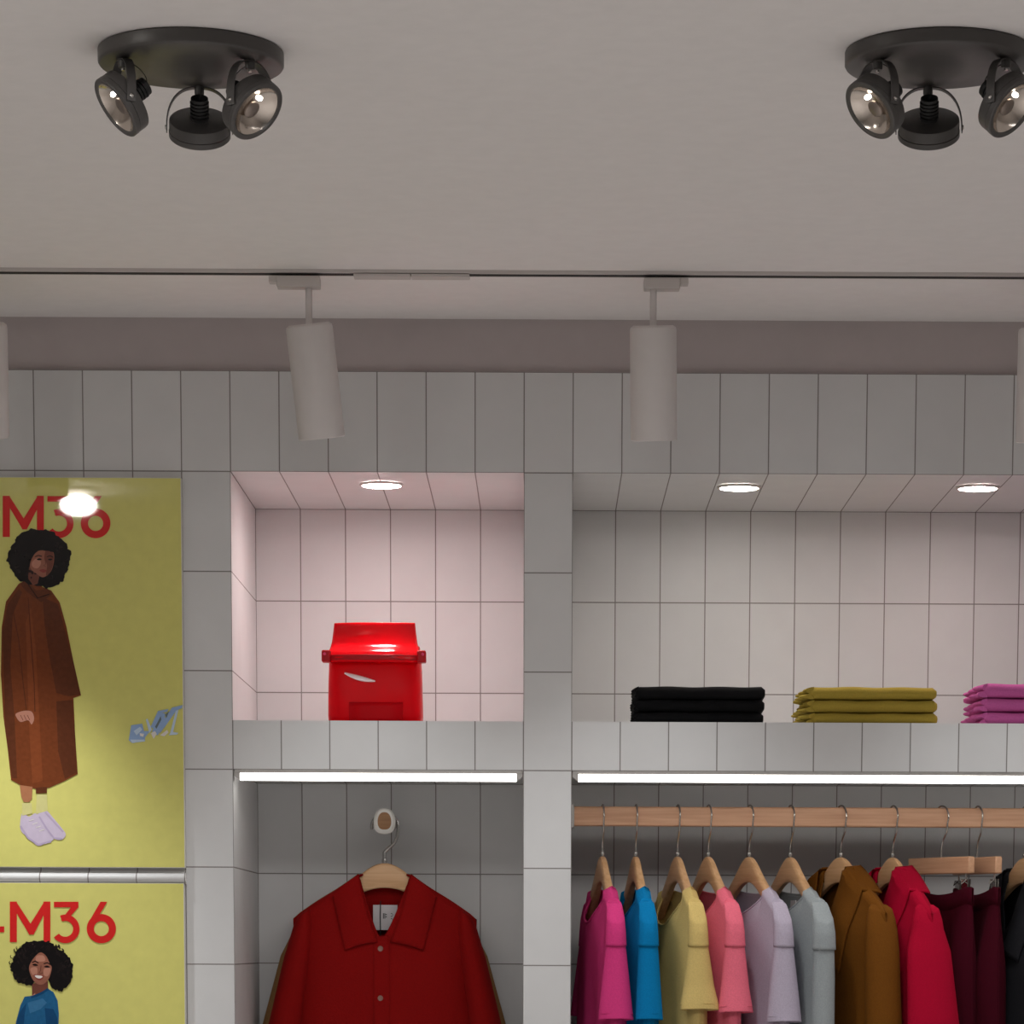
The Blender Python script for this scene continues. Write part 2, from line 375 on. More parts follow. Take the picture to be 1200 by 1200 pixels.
# ------------------------------------------------------------------ posters
def gloss(name, rgb, noise=0.05, ns=90):
    return principled('print_' + name, rgb, 0.025, spec=0.4, noise=noise, nscale=ns)
class Print:
    """flat printed artwork on a poster board: polygons given in photo pixels, laid on the board's face"""
    def __init__(s, parent, layer, dx=0, dy=0): s.p = parent; s.L = layer; s.mb = MB(); s.dx = dx; s.dy = dy
    def pt(s, x, y, lay):
        q = at(x + s.dx, y + s.dy, 1, PY - 0.00012 * lay); return q - s.p.location
    def poly(s, pts, m, lay=0):
        s.n = getattr(s, 'n', 0) + 1; lay = lay + 0.08 * (s.n % 12)
        vs = [s.pt(x, y, s.L + lay) for x, y in pts]
        ar = sum(a[0] * b[1] - b[0] * a[1] for a, b in zip(pts, pts[1:] + pts[:1]))
        if ar > 0: vs = vs[::-1]
        s.mb.add(vs, [tuple(range(len(vs)))], m)
    def stroke(s, pts, wd, m, lay=0):
        for i in range(len(pts) - 1):
            (x0, y0), (x1, y1) = pts[i], pts[i + 1]
            def nrm(a, b):
                dx, dy = b[0] - a[0], b[1] - a[1]; l = math.hypot(dx, dy) or 1; return (-dy / l, dx / l)
            n0 = nrm(pts[max(i - 1, 0)], pts[min(i + 1, len(pts) - 1)]); n1 = nrm(pts[i], pts[min(i + 2, len(pts) - 1)])
            h = wd / 2
            s.poly([(x0 + n0[0] * h, y0 + n0[1] * h), (x1 + n1[0] * h, y1 + n1[1] * h), (x1 - n1[0] * h, y1 - n1[1] * h), (x0 - n0[0] * h, y0 - n0[1] * h)], m, lay)
    def blob(s, cx, cy, rx, ry, m, lay=0, n=90, rough=0.04, seed=1, rot=0):
        rnd = random.Random(seed); ph = [rnd.uniform(0, 6.28) for _ in range(8)]; pts = []
        for k in range(n):
            a = 2 * PI * k / n; q = 1 + rough * sum(math.sin((3 + 4 * i) * a + ph[i]) / (1 + .25 * i) for i in range(7)) + rnd.uniform(-rough, rough) * 0.8
            x, y = rx * q * math.cos(a), ry * q * math.sin(a)
            pts.append((cx + x * math.cos(rot) - y * math.sin(rot), cy + x * math.sin(rot) + y * math.cos(rot)))
        s.poly(pts, m, lay)
    def build(s, name): return s.mb.build(name, None, s.p, smooth=False)
def smooth_poly(pts, k=6):
    out = []; n = len(pts)
    for i in range(n):
        p0, p1, p2, p3 = pts[i - 1], pts[i], pts[(i + 1) % n], pts[(i + 2) % n]
        for j in range(k):
            t = j / k
            out.append(tuple(0.5 * ((2 * b) + (-a + c) * t + (2 * a - 5 * b + 4 * c - d) * t * t + (-a + 3 * b - 3 * c + d) * t ** 3) for a, b, c, d in zip(p0, p1, p2, p3)))
    return out
P_YEL = gloss('mustard_board', (217, 212, 122), 0.04, 40)
P_EDGE = principled('white_board_edge', (222, 218, 208), 0.5)
P_RED = gloss('red_ink', (214, 40, 38), 0.04)
P_HAIR = gloss('black_hair', (22, 18, 18), 0.25, 400); P_HAIR2 = gloss('dark_brown_hair', (32, 25, 24), 0.2, 60)
P_SKIN = gloss('brown_skin', (150, 96, 78)); P_SKIN2 = gloss('deep_skin', (112, 66, 54)); P_SKIN3 = gloss('light_skin', (186, 130, 110))
P_LIP = gloss('lips', (140, 62, 58)); P_WHITE = gloss('white_ink', (232, 226, 220)); P_EYE = gloss('eye_dark', (24, 16, 16))
P_COAT = gloss('rust_coat', (116, 60, 32), 0.12, 120); P_COAT2 = gloss('dark_rust_coat', (94, 50, 30), 0.12, 120); P_COAT3 = gloss('light_rust_coat', (130, 68, 37), 0.1, 120)
P_BLUE = gloss('blue_jumper', (34, 94, 138), 0.1, 160); P_BLUE2 = gloss('deep_blue_jumper', (22, 70, 112), 0.1, 160); P_BLUE3 = gloss('light_blue_jumper', (58, 114, 156), 0.1, 160)
P_LILAC = gloss('lilac_shoe', (204, 190, 210)); P_LILAC2 = gloss('deep_lilac_shoe', (184, 168, 196)); P_LEG = gloss('leg_skin', (176, 118, 84))
P_SKY = gloss('pale_blue_ink', (150, 176, 214)); P_SKY2 = gloss('ice_blue_ink', (196, 214, 232)); P_SHADE = gloss('grey_blue_ink', (112, 124, 124)); P_SOCK = gloss('pale_sock', (212, 206, 140))

def poster(x0, y0, x1, y1, label):
    a = at(x1, y0, 1, -0.0215); b = at(x1, y1, 1, -0.0215); XL_ = -0.80
    xr = (a.x + b.x) / 2
    T = thing('poster', label, 'poster', ((XL_ + xr) / 2, -0.0215, b.z), 0, 'mustard posters on the tiled wall')
    h = (xr - XL_) / 2
    MB().box((-h, -0.0005, 0), (h, 0.0215, a.z - b.z)).build('board', P_EDGE, T, smooth=False)
    MB().add([(-h + .001, 0, .001), (h - .001, 0, .001), (h - .001, 0, a.z - b.z - .001), (-h + .001, 0, a.z - b.z - .001)], [(0, 1, 2, 3)]) \
        .build('printed_face', P_YEL, T, smooth=False).location = (0, -0.0008, 0)
    return T
def lettering(P, s=1.0, ox=0, oy=0):
    """-M36 in a geometric sans, drawn in the lower poster's own pixels"""
    q = lambda x, y: (ox + s * x / 8, oy + s * y / 8)
    cnt = [0]
    def pl(pts): cnt[0] += 1; P.poly([q(*p) for p in pts], P_RED, 0.3 * (cnt[0] % 4 if cnt[0] < 12 else 0) + (1.6 if cnt[0] >= 12 else 0) + (1.2 if cnt[0] > 104 else 0))
    def arc(cx, cy, r0, r1, a0, a1, n=40):
        for k in range(n):
            t0, t1 = lerp(a0, a1, k / n), lerp(a0, a1, (k + 1) / n)
            pl([(cx + r0 * math.cos(t0), cy + r0 * math.sin(t0)), (cx + r1 * math.cos(t0), cy + r1 * math.sin(t0)), (cx + r1 * math.cos(t1), cy + r1 * math.sin(t1)), (cx + r0 * math.cos(t1), cy + r0 * math.sin(t1))])
    pl([(-110, 285), (40, 285), (40, 340), (-110, 340)])
    pl([(92, 52), (158, 52), (158, 432), (92, 432)]); pl([(408, 52), (472, 52), (472, 432), (408, 432)])
    pl([(92, 52), (152, 52), (312, 300), (275, 362)]); pl([(472, 52), (416, 52), (270, 285), (275, 362), (315, 362)]); pl([(270, 362), (316, 362), (290, 300)])
    pl([(505, 54), (735, 54), (735, 106), (505, 106)]); pl([(735, 80), (735, 106), (640, 215), (575, 232), (575, 220), (665, 106)])
    arc(612, 308, 74, 134, -1.95, 2.50)
    arc(950, 306, 70, 137, 0, 2 * PI, 56); pl([(942, 54), (1006, 54), (880, 262), (822, 262)])
# upper poster: woman in a long rust coat
T1 = poster(0, 560, 214.5, 1017, 'mustard poster of a woman in a long rust coat, upper of the two')
L_ = Print(T1, 8); lettering(L_, 1.015, -8.5, 528.5 + 46); L_.build('printed_lettering')
W_ = Print(T1, 10)
coat = [(38, 676), (22, 684), (7, 705), (2, 735), (1, 790), (4, 840), (9, 878), (13, 914), (24, 920), (44, 925), (58, 923), (74, 916), (91, 907), (88, 862), (86, 818), (95, 815), (86, 775), (78, 735), (70, 706), (60, 692), (50, 688)]
W_.poly(coat, P_COAT)
W_.poly([(50, 700), (68, 708), (86, 775), (94, 814), (80, 816), (66, 812), (58, 770), (52, 730)], P_COAT2, 1)
W_.poly([(66, 822), (85, 820), (88, 862), (90, 905), (76, 913), (68, 880)], P_COAT2, 1)
W_.poly([(3, 740), (9, 708), (22, 690), (26, 694), (15, 720), (12, 780), (17, 840), (20, 912), (14, 912), (6, 850)], P_COAT2, 1)
W_.poly([(30, 730), (36, 712), (42, 760), (46, 840), (50, 915), (38, 918), (34, 850)], P_COAT3, 1)
W_.stroke([(15, 715), (22, 750), (27, 800), (31, 832)], 1.1, P_COAT2, 2); W_.stroke([(33, 700), (36, 745), (40, 800), (41, 834)], 1.1, P_COAT2, 2)
W_.poly([(30, 677), (42, 692), (56, 690), (62, 696), (48, 706), (32, 694), (24, 685)], P_COAT2, 2)
W_.stroke([(30, 680), (44, 701), (58, 696)], 0.9, P_EYE, 3)
W_.poly(smooth_poly([(19, 836), (28, 833), (37, 834), (40, 842), (37, 849), (33, 844), (24, 846), (19, 840)], 4), P_SKIN3, 3)
for k in range(3): W_.stroke([(24 + 4 * k, 838), (27 + 4 * k, 844)], 0.7, P_SKIN2, 4)
W_.poly([(34, 664), (47, 672), (44, 684), (39, 686), (33, 678)], P_SKIN2, 3)
W_.blob(46, 653, 36, 33, P_HAIR, 2, 140, 0.022, 3); W_.blob(58, 666, 21, 22, P_HAIR, 2, 100, 0.035, 9); W_.blob(24, 656, 15, 17, P_HAIR, 2, 80, 0.04, 5)
rnd = random.Random(4)
for k in range(60):
    a = rnd.uniform(0, 6.28); q = rnd.uniform(.25, .95); W_.blob(46 + 34 * q * math.cos(a), 653 + 31 * q * math.sin(a), rnd.uniform(1.2, 2.8), rnd.uniform(.8, 1.8), P_HAIR2, 3, 14, 0.08, k, rnd.uniform(0, 3))
W_.poly(smooth_poly([(40, 650), (50, 643.5), (61, 645), (63.5, 655), (60, 669), (51, 676.5), (43, 672.5), (35, 664)], 6), P_SKIN, 5)
W_.poly(smooth_poly([(54, 645), (61, 646), (63, 655), (60, 668), (54, 675), (55, 662), (52, 655)], 5), P_SKIN2, 6)
W_.poly(smooth_poly([(38, 658), (45, 654), (48, 660), (44, 666), (38, 664)], 4), P_SKIN3, 6)
W_.stroke([(41, 652.5), (45, 650.8), (49, 652)], 1.0, P_EYE, 7); W_.stroke([(55, 652.5), (59, 651.2), (62, 653)], 1.0, P_EYE, 7)
W_.poly(smooth_poly([(43, 655.4), (46, 654.2), (49, 655.4), (46, 656.6)], 4), P_EYE, 7); W_.poly(smooth_poly([(56, 655.6), (59, 654.6), (61.5, 655.6), (59, 656.8)], 4), P_EYE, 7)
W_.stroke([(53, 654), (53.6, 661), (51, 663), (54, 664)], 0.8, P_SKIN2, 7)
W_.poly(smooth_poly([(46, 668.5), (50, 667), (55, 668.6), (51, 671.2)], 4), P_LIP, 7)
for k in range(12): W_.blob(38 + 2.2 * k, 645.5 - 2 * math.sin(k / 11 * PI), 2.2, 1.6, P_HAIR, 8, 12, .1, 40 + k)
W_.poly([(23, 920), (38, 922), (37.5, 936), (34, 940), (28, 940), (25, 934)], P_LEG, 1); W_.poly([(42, 923), (55, 922), (55, 929.5), (42, 930)], P_COAT2, 1)
W_.poly([(26, 941), (37, 941), (38, 953), (26, 956)], P_SOCK, 1); W_.poly([(43, 931), (55, 931), (56, 950), (42, 954)], P_SOCK, 1)
W_.build('printed_woman')
S_ = Print(T1, 9)
S_.poly(smooth_poly([(26, 953), (34, 957), (42, 953), (50, 962), (58, 972), (63, 983), (54, 988), (44, 991), (34, 982), (24, 972)], 6), P_LILAC)
S_.poly(smooth_poly([(44, 955), (54, 950), (62, 958), (72, 970), (77, 978), (72, 984), (62, 982), (54, 970)], 6), P_LILAC, 1)
S_.stroke([(24, 968), (33, 982), (45, 990), (60, 986)], 2.2, P_LILAC2, 2); S_.stroke([(46, 957), (54, 970), (63, 982), (73, 983)], 2.0, P_LILAC2, 2); S_.stroke([(53, 952), (62, 962), (74, 975)], 2.0, P_LILAC2, 2)
for k in range(4): S_.stroke([(34 + 4 * k, 962 + 4 * k), (40 + 4 * k, 960 + 4 * k)], 0.8, P_WHITE, 3)
S_.build('printed_shoes')
D_ = Print(T1, 9); dz = lambda *ps: [(140 + x / 12, 810 + y / 12) for x, y in ps]
D_.poly(dz((165, 480), (320, 455), (345, 560), (430, 560), (360, 650), (360, 700), (180, 730), (130, 690)), P_SKY)
D_.poly(dz((200, 560), (290, 500), (320, 540), (240, 620)), P_SKY2, 1); D_.poly(dz((285, 590), (345, 600), (335, 640), (290, 630)), P_WHITE, 2); D_.poly(dz((150, 680), (350, 680), (360, 705), (180, 728)), P_SKY2, 1)
D_.poly(dz((370, 400), (395, 385), (455, 540), (420, 590)), P_SKY2); D_.poly(dz((440, 500), (540, 280), (690, 250), (670, 290), (600, 300), (480, 530)), P_SKY)
D_.poly(dz((460, 560), (590, 300), (640, 310), (640, 420), (540, 620), (470, 600)), P_SKY, 1); D_.poly(dz((600, 440), (740, 230), (890, 195), (880, 240), (800, 270), (640, 500), (560, 600)), P_SKY, 2)
D_.poly(dz((500, 500), (580, 350), (590, 400), (520, 530)), P_SHADE, 3); D_.poly(dz((640, 330), (700, 280), (660, 380)), P_SHADE, 3)
D_.poly(dz((790, 280), (830, 260), (750, 590), (715, 580)), P_SKY2, 2); D_.poly(dz((440, 590), (500, 560), (525, 600), (480, 670)), P_WHITE, 4); D_.poly(dz((570, 620), (670, 545), (690, 580), (630, 635)), P_WHITE, 4); D_.poly(dz((690, 620), (730, 570), (830, 585), (810, 610)), P_SKY2, 4)
D_.build('printed_deckchair')
# lower poster: smiling woman in a blue jumper
T2 = poster(0, 1035, 218.3, 1560, 'mustard poster of a smiling woman in a blue jumper, lower of the two')
L_ = Print(T2, 8); lettering(L_, 1.0, 0, 1050); L_.build('printed_lettering')
W_ = Print(T2, 10); b8 = lambda *ps: [(x / 8, 1050 + y / 8) for x, y in ps]
W_.poly(b8((140, 1660), (550, 1660), (575, 2300), (540, 3500), (400, 3500), (385, 2500), (350, 2350), (320, 2500), (285, 3500), (145, 3500), (115, 2300)), gloss('indigo_denim', (40, 48, 74), 0.1, 160))
W_.poly(smooth_poly(b8((150, 3490), (285, 3490), (290, 3600), (230, 3680), (110, 3670), (100, 3610)), 5), P_WHITE, 1); W_.poly(smooth_poly(b8((400, 3490), (540, 3490), (590, 3610), (580, 3670), (460, 3680), (395, 3600)), 5), P_WHITE, 1)
W_.poly(b8((330, 930), (450, 870), (500, 900), (540, 980), (552, 1100), (545, 1300), (560, 1700), (120, 1700), (135, 1300), (150, 1180), (190, 1030), (230, 945)), P_BLUE)
W_.poly(b8((150, 1200), (190, 1080), (250, 1000), (230, 1120), (215, 1300), (230, 1690), (130, 1690), (140, 1300)), P_BLUE2, 1); W_.poly(b8((420, 1050), (500, 1060), (540, 1150), (535, 1300), (440, 1290)), P_BLUE2, 1); W_.poly(b8((260, 1000), (400, 960), (440, 1000), (380, 1060), (280, 1100)), P_BLUE3, 1)
W_.poly(b8((300, 820), (450, 800), (450, 880), (380, 925), (330, 940), (300, 945)), P_SKIN2, 2); W_.stroke(b8((290, 950), (345, 930), (400, 905), (455, 870)), 2.6, P_BLUE2, 3); W_.poly(b8((285, 945), (330, 910), (330, 945), (300, 955)), P_SKIN3, 3)
def blob8(x, y, rx, ry, *a, **k): W_.blob(x / 8, 1050 + y / 8, rx / 8, ry / 8, *a, **k)
blob8(360, 600, 225, 185, P_HAIR, 3, 150, 0.02, 11); blob8(260, 680, 160, 150, P_HAIR, 3, 130, 0.035, 12); blob8(560, 700, 120, 190, P_HAIR, 3, 120, 0.028, 13)
for k in range(70):
    a = rnd.uniform(2.2, 6.8); q = rnd.uniform(.55, .98); blob8(390 + 280 * q * math.cos(a), 650 + 230 * q * math.sin(a), rnd.uniform(12, 26), rnd.uniform(6, 13), P_HAIR2, 4, 14, 0.08, k, rnd.uniform(0, 3))
for k in range(14):
    a = rnd.uniform(2.3, 4.1); q = rnd.uniform(.97, 1.06); cx, cy = 330 + 225 * q * math.cos(a), 640 + 200 * q * math.sin(a)
    W_.stroke(b8(*[(cx + 16 * math.cos(s), cy + 16 * math.sin(s)) for s in [j * .5 for j in range(9)]]), 0.7, P_HAIR, 4)
W_.poly(smooth_poly(b8((375, 530), (430, 560), (465, 630), (485, 680), (455, 780), (400, 830), (340, 820), (295, 760), (272, 670), (310, 590)), 6), P_SKIN, 6)
W_.poly(smooth_poly(b8((345, 560), (410, 560), (420, 610), (340, 610)), 4), P_SKIN3, 7); W_.poly(smooth_poly(b8((285, 680), (345, 670), (345, 740), (305, 740)), 4), P_SKIN3, 7); W_.poly(smooth_poly(b8((415, 680), (475, 680), (450, 750), (410, 740)), 4), P_SKIN3, 7)
W_.stroke(b8((300, 622), (330, 610), (360, 628)), 1.1, P_EYE, 8); W_.stroke(b8((410, 635), (445, 625), (475, 645)), 1.1, P_EYE, 8)
W_.poly(smooth_poly(b8((303, 645), (330, 635), (357, 650), (330, 655)), 4), P_EYE, 8); W_.poly(smooth_poly(b8((413, 662), (440, 652), (468, 666), (440, 672)), 4), P_EYE, 8)
W_.stroke(b8((385, 650), (380, 700), (365, 720), (385, 728), (402, 718)), 0.9, P_SKIN2, 8)
W_.poly(smooth_poly(b8((315, 740), (360, 738), (410, 750), (385, 785), (345, 780)), 5), P_LIP, 8); W_.poly(smooth_poly(b8((325, 746), (360, 744), (400, 754), (378, 772), (345, 768)), 5), P_WHITE, 9)
W_.build('printed_woman')

# ------------------------------------------------------------------ clothes rail
RY, RZ1, RZ0 = 0.27, Z0 - 0.662, Z0 - 0.7036
t = thing('clothes_rail', 'long flat beech clothes rail carrying the row of hangers', 'clothes rail', (0.7, RY, RZ0))
MB().box((0.003, -0.012, 0), (1.697, 0.012, RZ1 - RZ0)).build('rail_board', RWOOD, t, bevel=0.004, seg=3)
for x in (0.0, 1.692): MB().box((x, -0.016, -0.004), (x + 0.008, 0.016, RZ1 - RZ0 + 0.004)).build('end_bracket', ALU, t, bevel=0.001)

# ------------------------------------------------------------------ hangers
HU = [(0, 0.0), (0.03, -0.010), (0.06, -0.034), (0.10, -0.062), (0.15, -0.092), (0.205, -0.130)]
HL = [(0, -0.056), (0.03, -0.060), (0.06, -0.072), (0.10, -0.093), (0.15, -0.118), (0.205, -0.150)]
def plin(tab, x):
    for (a, b), (c, d) in zip(tab, tab[1:]):
        if x <= c: return b + (d - b) * (x - a) / (c - a)
    return tab[-1][1]
def hup(u):
    u = abs(u); return sum(plin(HU, max(0, u + d)) if u + d > 0 else plin(HU, -(u + d)) for d in (-.012, -.006, 0, .006, .012)) / 5
def hlo(u):
    u = abs(u); return sum(plin(HL, abs(u + d)) for d in (-.012, -.006, 0, .006, .012)) / 5
def wood_arms(mb, tk0=0.008, tk1=0.0125):
    rs = []; n = 44
    for k in range(n + 1):
        u = -0.188 + 0.376 * k / n; zt, zb = hup(u), hlo(u); tk = lerp(tk0, tk1, (abs(u) / .205) ** 1.5)
        e = 1 if 0 < k < n else 0.6
        zc, zh = (zt + zb) / 2, (zt - zb) / 2 * e; ring = []
        for j in range(16):
            a = 2 * PI * j / 16; cs, sn = math.cos(a), math.sin(a)
            ring.append((u, tk * e * math.copysign(abs(cs) ** .55, cs), zc + zh * math.copysign(abs(sn) ** .55, sn)))
        rs.append(ring)
    return mb.rings(rs)
def hook_mesh(top=0.107, r=0.024, wire=0.0019, kink=0.006):
    pts = [(0, 0, -0.012), (0, 0, 0.012), (0.001, 0, 0.02), (kink, 0, 0.034), (r * .75, 0, 0.052)]
    for k in range(13):
        a = -0.5 + (PI + 0.9) * k / 12
        pts.append((r * math.cos(a), 0, top - r + r * math.sin(a)))
    sp = []
    for i in range(len(pts) - 1):
        p0, p1, p2, p3 = pts[max(i - 1, 0)], pts[i], pts[i + 1], pts[min(i + 2, len(pts) - 1)]
        for j in range(4):
            s = j / 4; sp.append(tuple(0.5 * (2 * b + (-a + c) * s + (2 * a - 5 * b + 4 * c - d) * s * s + (-a + 3 * b - 3 * c + d) * s ** 3) for a, b, c, d in zip(p0, p1, p2, p3)))
    sp.append(pts[-1])
    return MB().tube(sp, wire, n=10)
def make_hanger():
    T = thing('coat_hanger', '', 'hanger')
    wood_arms(MB()).build('hanger_arms', HWOOD, T)
    hk = hook_mesh().build('hanger_hook', STEEL, T)
    MB().lathe([(0.0045, -0.002), (0.005, 0.001), (0.0045, 0.006), (0.0025, 0.008)], n=16).build('hook_collar', STEEL, T)
    return T
RX = lambda px: 0.7062 + (px - 672) * 0.0018396
HZ = RZ1 + 0.0022 - 0.107 + 0.0019       # apex height of a hanger hooked on the rail
hanger0 = make_hanger(); used = [False]
def place_hanger(px, th, label):
    T = hanger0 if not used[0] else copy_tree(hanger0); used[0] = True
    T.location = (RX(px), RY, HZ); T.rotation_euler = (0, 0, rad(th - 90)); T['label'] = label; T['group'] = 'beech hangers on the rail'
    return T

# ------------------------------------------------------------------ garments
class Body:
    """trunk of a hanging garment in its hanger's frame: x across the shoulders, -y the front, z up from the hanger's apex"""
    def __init__(s, ash, widths, thick, neck, dfront, dback, hem, vneck=False, lift=0.006, vx=0.0, folds=0.006, seed=0):
        s.ash, s.widths, s.thick, s.neck, s.df, s.db, s.hem, s.v, s.lift, s.vx, s.folds, s.seed = ash, widths, thick, neck, dfront, dback, hem, vneck, lift, vx, folds, seed
    def sh(s, u): return hup(u) + s.lift if abs(u) < 0.19 else hup(u) + s.lift - 0.35 * max(0, abs(u) - 0.19)
    def ztop(s, u, front):
        n = s.neck
        if abs(u) >= n: return s.sh(u)
        d = s.df if front else s.db; zn = s.sh(n)
        if s.v and front:
            q = (u - s.vx) / (n - s.vx if u > s.vx else n + s.vx); return zn - d * (1 - abs(q) ** 1.25)
        return zn - d * math.sqrt(max(0, 1 - (u / n) ** 2)) ** (1.0 if front else 1.3)
    def depth(s, u, z, sx=None):
        a = interp(s.widths, z); q = min(1, abs(u) / a)
        b = interp(s.thick, z) * math.sqrt(max(0, 1 - q ** 2.6))
        top = s.sh(u); k = sm((top - z) / 0.11); base = 0.0145 * math.sqrt(max(0, 1 - q ** 6))
        b = lerp(base, max(b, base), k)
        b *= 1.0 if abs(u) >= s.neck or u == 0 else 1.0
        b += s.folds * math.sin(38 * u + 3 * s.seed + 4 * z) * sm((-z - 0.12) / 0.3) * (1 - q ** 4)
        return b
    def mesh(s, nu=76, nv=44):
        mb = MB()
        for front in (True, False):
            sg = -1 if front else 1
            def fn(i, j, front=front, sg=sg):
                q = 2 * i - 1; ut = q * s.ash; zt = s.ztop(ut, front)
                if front is False and abs(ut) < s.neck: pass
                z = lerp(zt, s.hem, j ** 1.15); u = q * (interp(s.widths, z) if j > 0 else min(s.ash, interp(s.widths, z)))
                u = lerp(ut, u, sm(j * 5))
                y = sg * s.depth(u, z)
                nq = abs(ut) / s.neck
                if nq < 1: y *= lerp(math.sqrt(abs(1 - min(1, nq) ** 8)), 1, sm(j * 9))
                elif j == 0: y = 0
                if j == 0 and nq >= 1: y = 0
                return (u, y, z)
            mb.grid(fn, nu, nv)
            if front is False: pass
        return mb
    def rim(s, n=24, r=0.0035, front=True):
        pts = []
        for k in range(n + 1):
            u = lerp(-s.neck, s.neck, k / n) * 0.99; z = s.ztop(u, front); pts.append((u, (-1 if front else 1) * (s.depth(u, z) + 0.0012) * math.sqrt(abs(1 - abs(u / s.neck) ** 8)), z - 0.002))
        return pts
def sleeve_mesh(sg, table, n=28, wav=0.0, seed=0, cap=True):
    """table rows: u, z, half width along u, half depth along y, lean of the ring"""
    rs = []; rnd = random.Random(seed); ph = rnd.uniform(0, 6)
    m = 6
    rows = []
    for a, b in zip(table, table[1:]):
        for k in range(m): rows.append([lerp(x, y, k / m) for x, y in zip(a, b)])
    rows.append(table[-1])
    for k, (u, z, hu, hw, ln) in enumerate(rows):
        ring = []
        for j in range(n):
            a = 2 * PI * j / n; du = hu * math.cos(a); q = 1 + wav * math.sin(3 * a + ph + k * .05) * k / len(rows)
            ring.append((sg * (u + du * q), hw * math.sin(a) * q, z - ln * du))
        rs.append(ring)
    return MB().rings(rs, cap0=cap, cap1=False)

def tee(px, th, rgb, slen, label, neck=0.118, dfront=0.075, key='', flare=0.036, bthick=0.034):
    T = thing('t_shirt', label, 't-shirt', (RX(px), RY, HZ), rad(th - 90), 'short sleeved tops on the rail')
    M = fabric('jersey_' + key, rgb)
    B = Body(0.212, [(0.1, 0.212), (-0.12, 0.214), (-0.22, 0.225), (-0.4, 0.232), (-0.75, 0.238)], [(0.1, 0.02), (-0.10, 0.030), (-0.25, bthick), (-0.75, bthick + 0.008)], neck, dfront, 0.014, -0.72, seed=len(key))
    B.mesh().build('shirt_body', M, T, weld=2e-5, solid=0.002, angle=60)
    nb = MB().tube(B.rim(front=True), 0.0024, n=8); nb.tube(B.rim(front=False), 0.0024, n=8); nb.build('neck_band', M, T)
    zs = -0.112
    for sg in (1, -1):
        cap = [(0.178, zs + 0.010, 0.004, 0.010, 0), (0.188, zs + 0.002, 0.018, 0.0155, .9), (0.203, zs - 0.022, 0.022, 0.0185, .6), (0.211, zs - 0.050, 0.020, 0.0200, .2), (0.214, zs - 0.082, 0.0195, 0.0215, .05)]
        s1 = sleeve_mesh(sg, cap)
        fm = lambda k: lerp(0.0195, flare, k)
        low = [(0.212, zs - 0.070, 0.0165, 0.0185, .05), (0.215, zs - 0.11, 0.019, fm(.22), 0), (0.219, zs - 0.165, 0.021, fm(.58), 0), (0.224, zs - slen + 0.012, 0.024, fm(.95), -.1), (0.225, zs - slen, 0.025, flare, -.1)]
        s2 = sleeve_mesh(sg, low, wav=0.06, seed=int(px) + sg, cap=False)
        so = s1.build('shoulder_cap', M, T, solid=0.002, angle=60)
        sl = s2.build('sleeve', M, T, solid=0.0022, angle=60)
        u, z, hu, hw = 0.224, zs - slen + 0.012, 0.0242, fm(.95)
        MB().tube([(sg * (u + hu * math.cos(a)), hw * math.sin(a) * 1.005, z + .1 * hu * math.cos(a)) for a in [2 * PI * k / 40 for k in range(41)]], 0.0009, n=6).build('hem_stitching', M, sl)
    return T

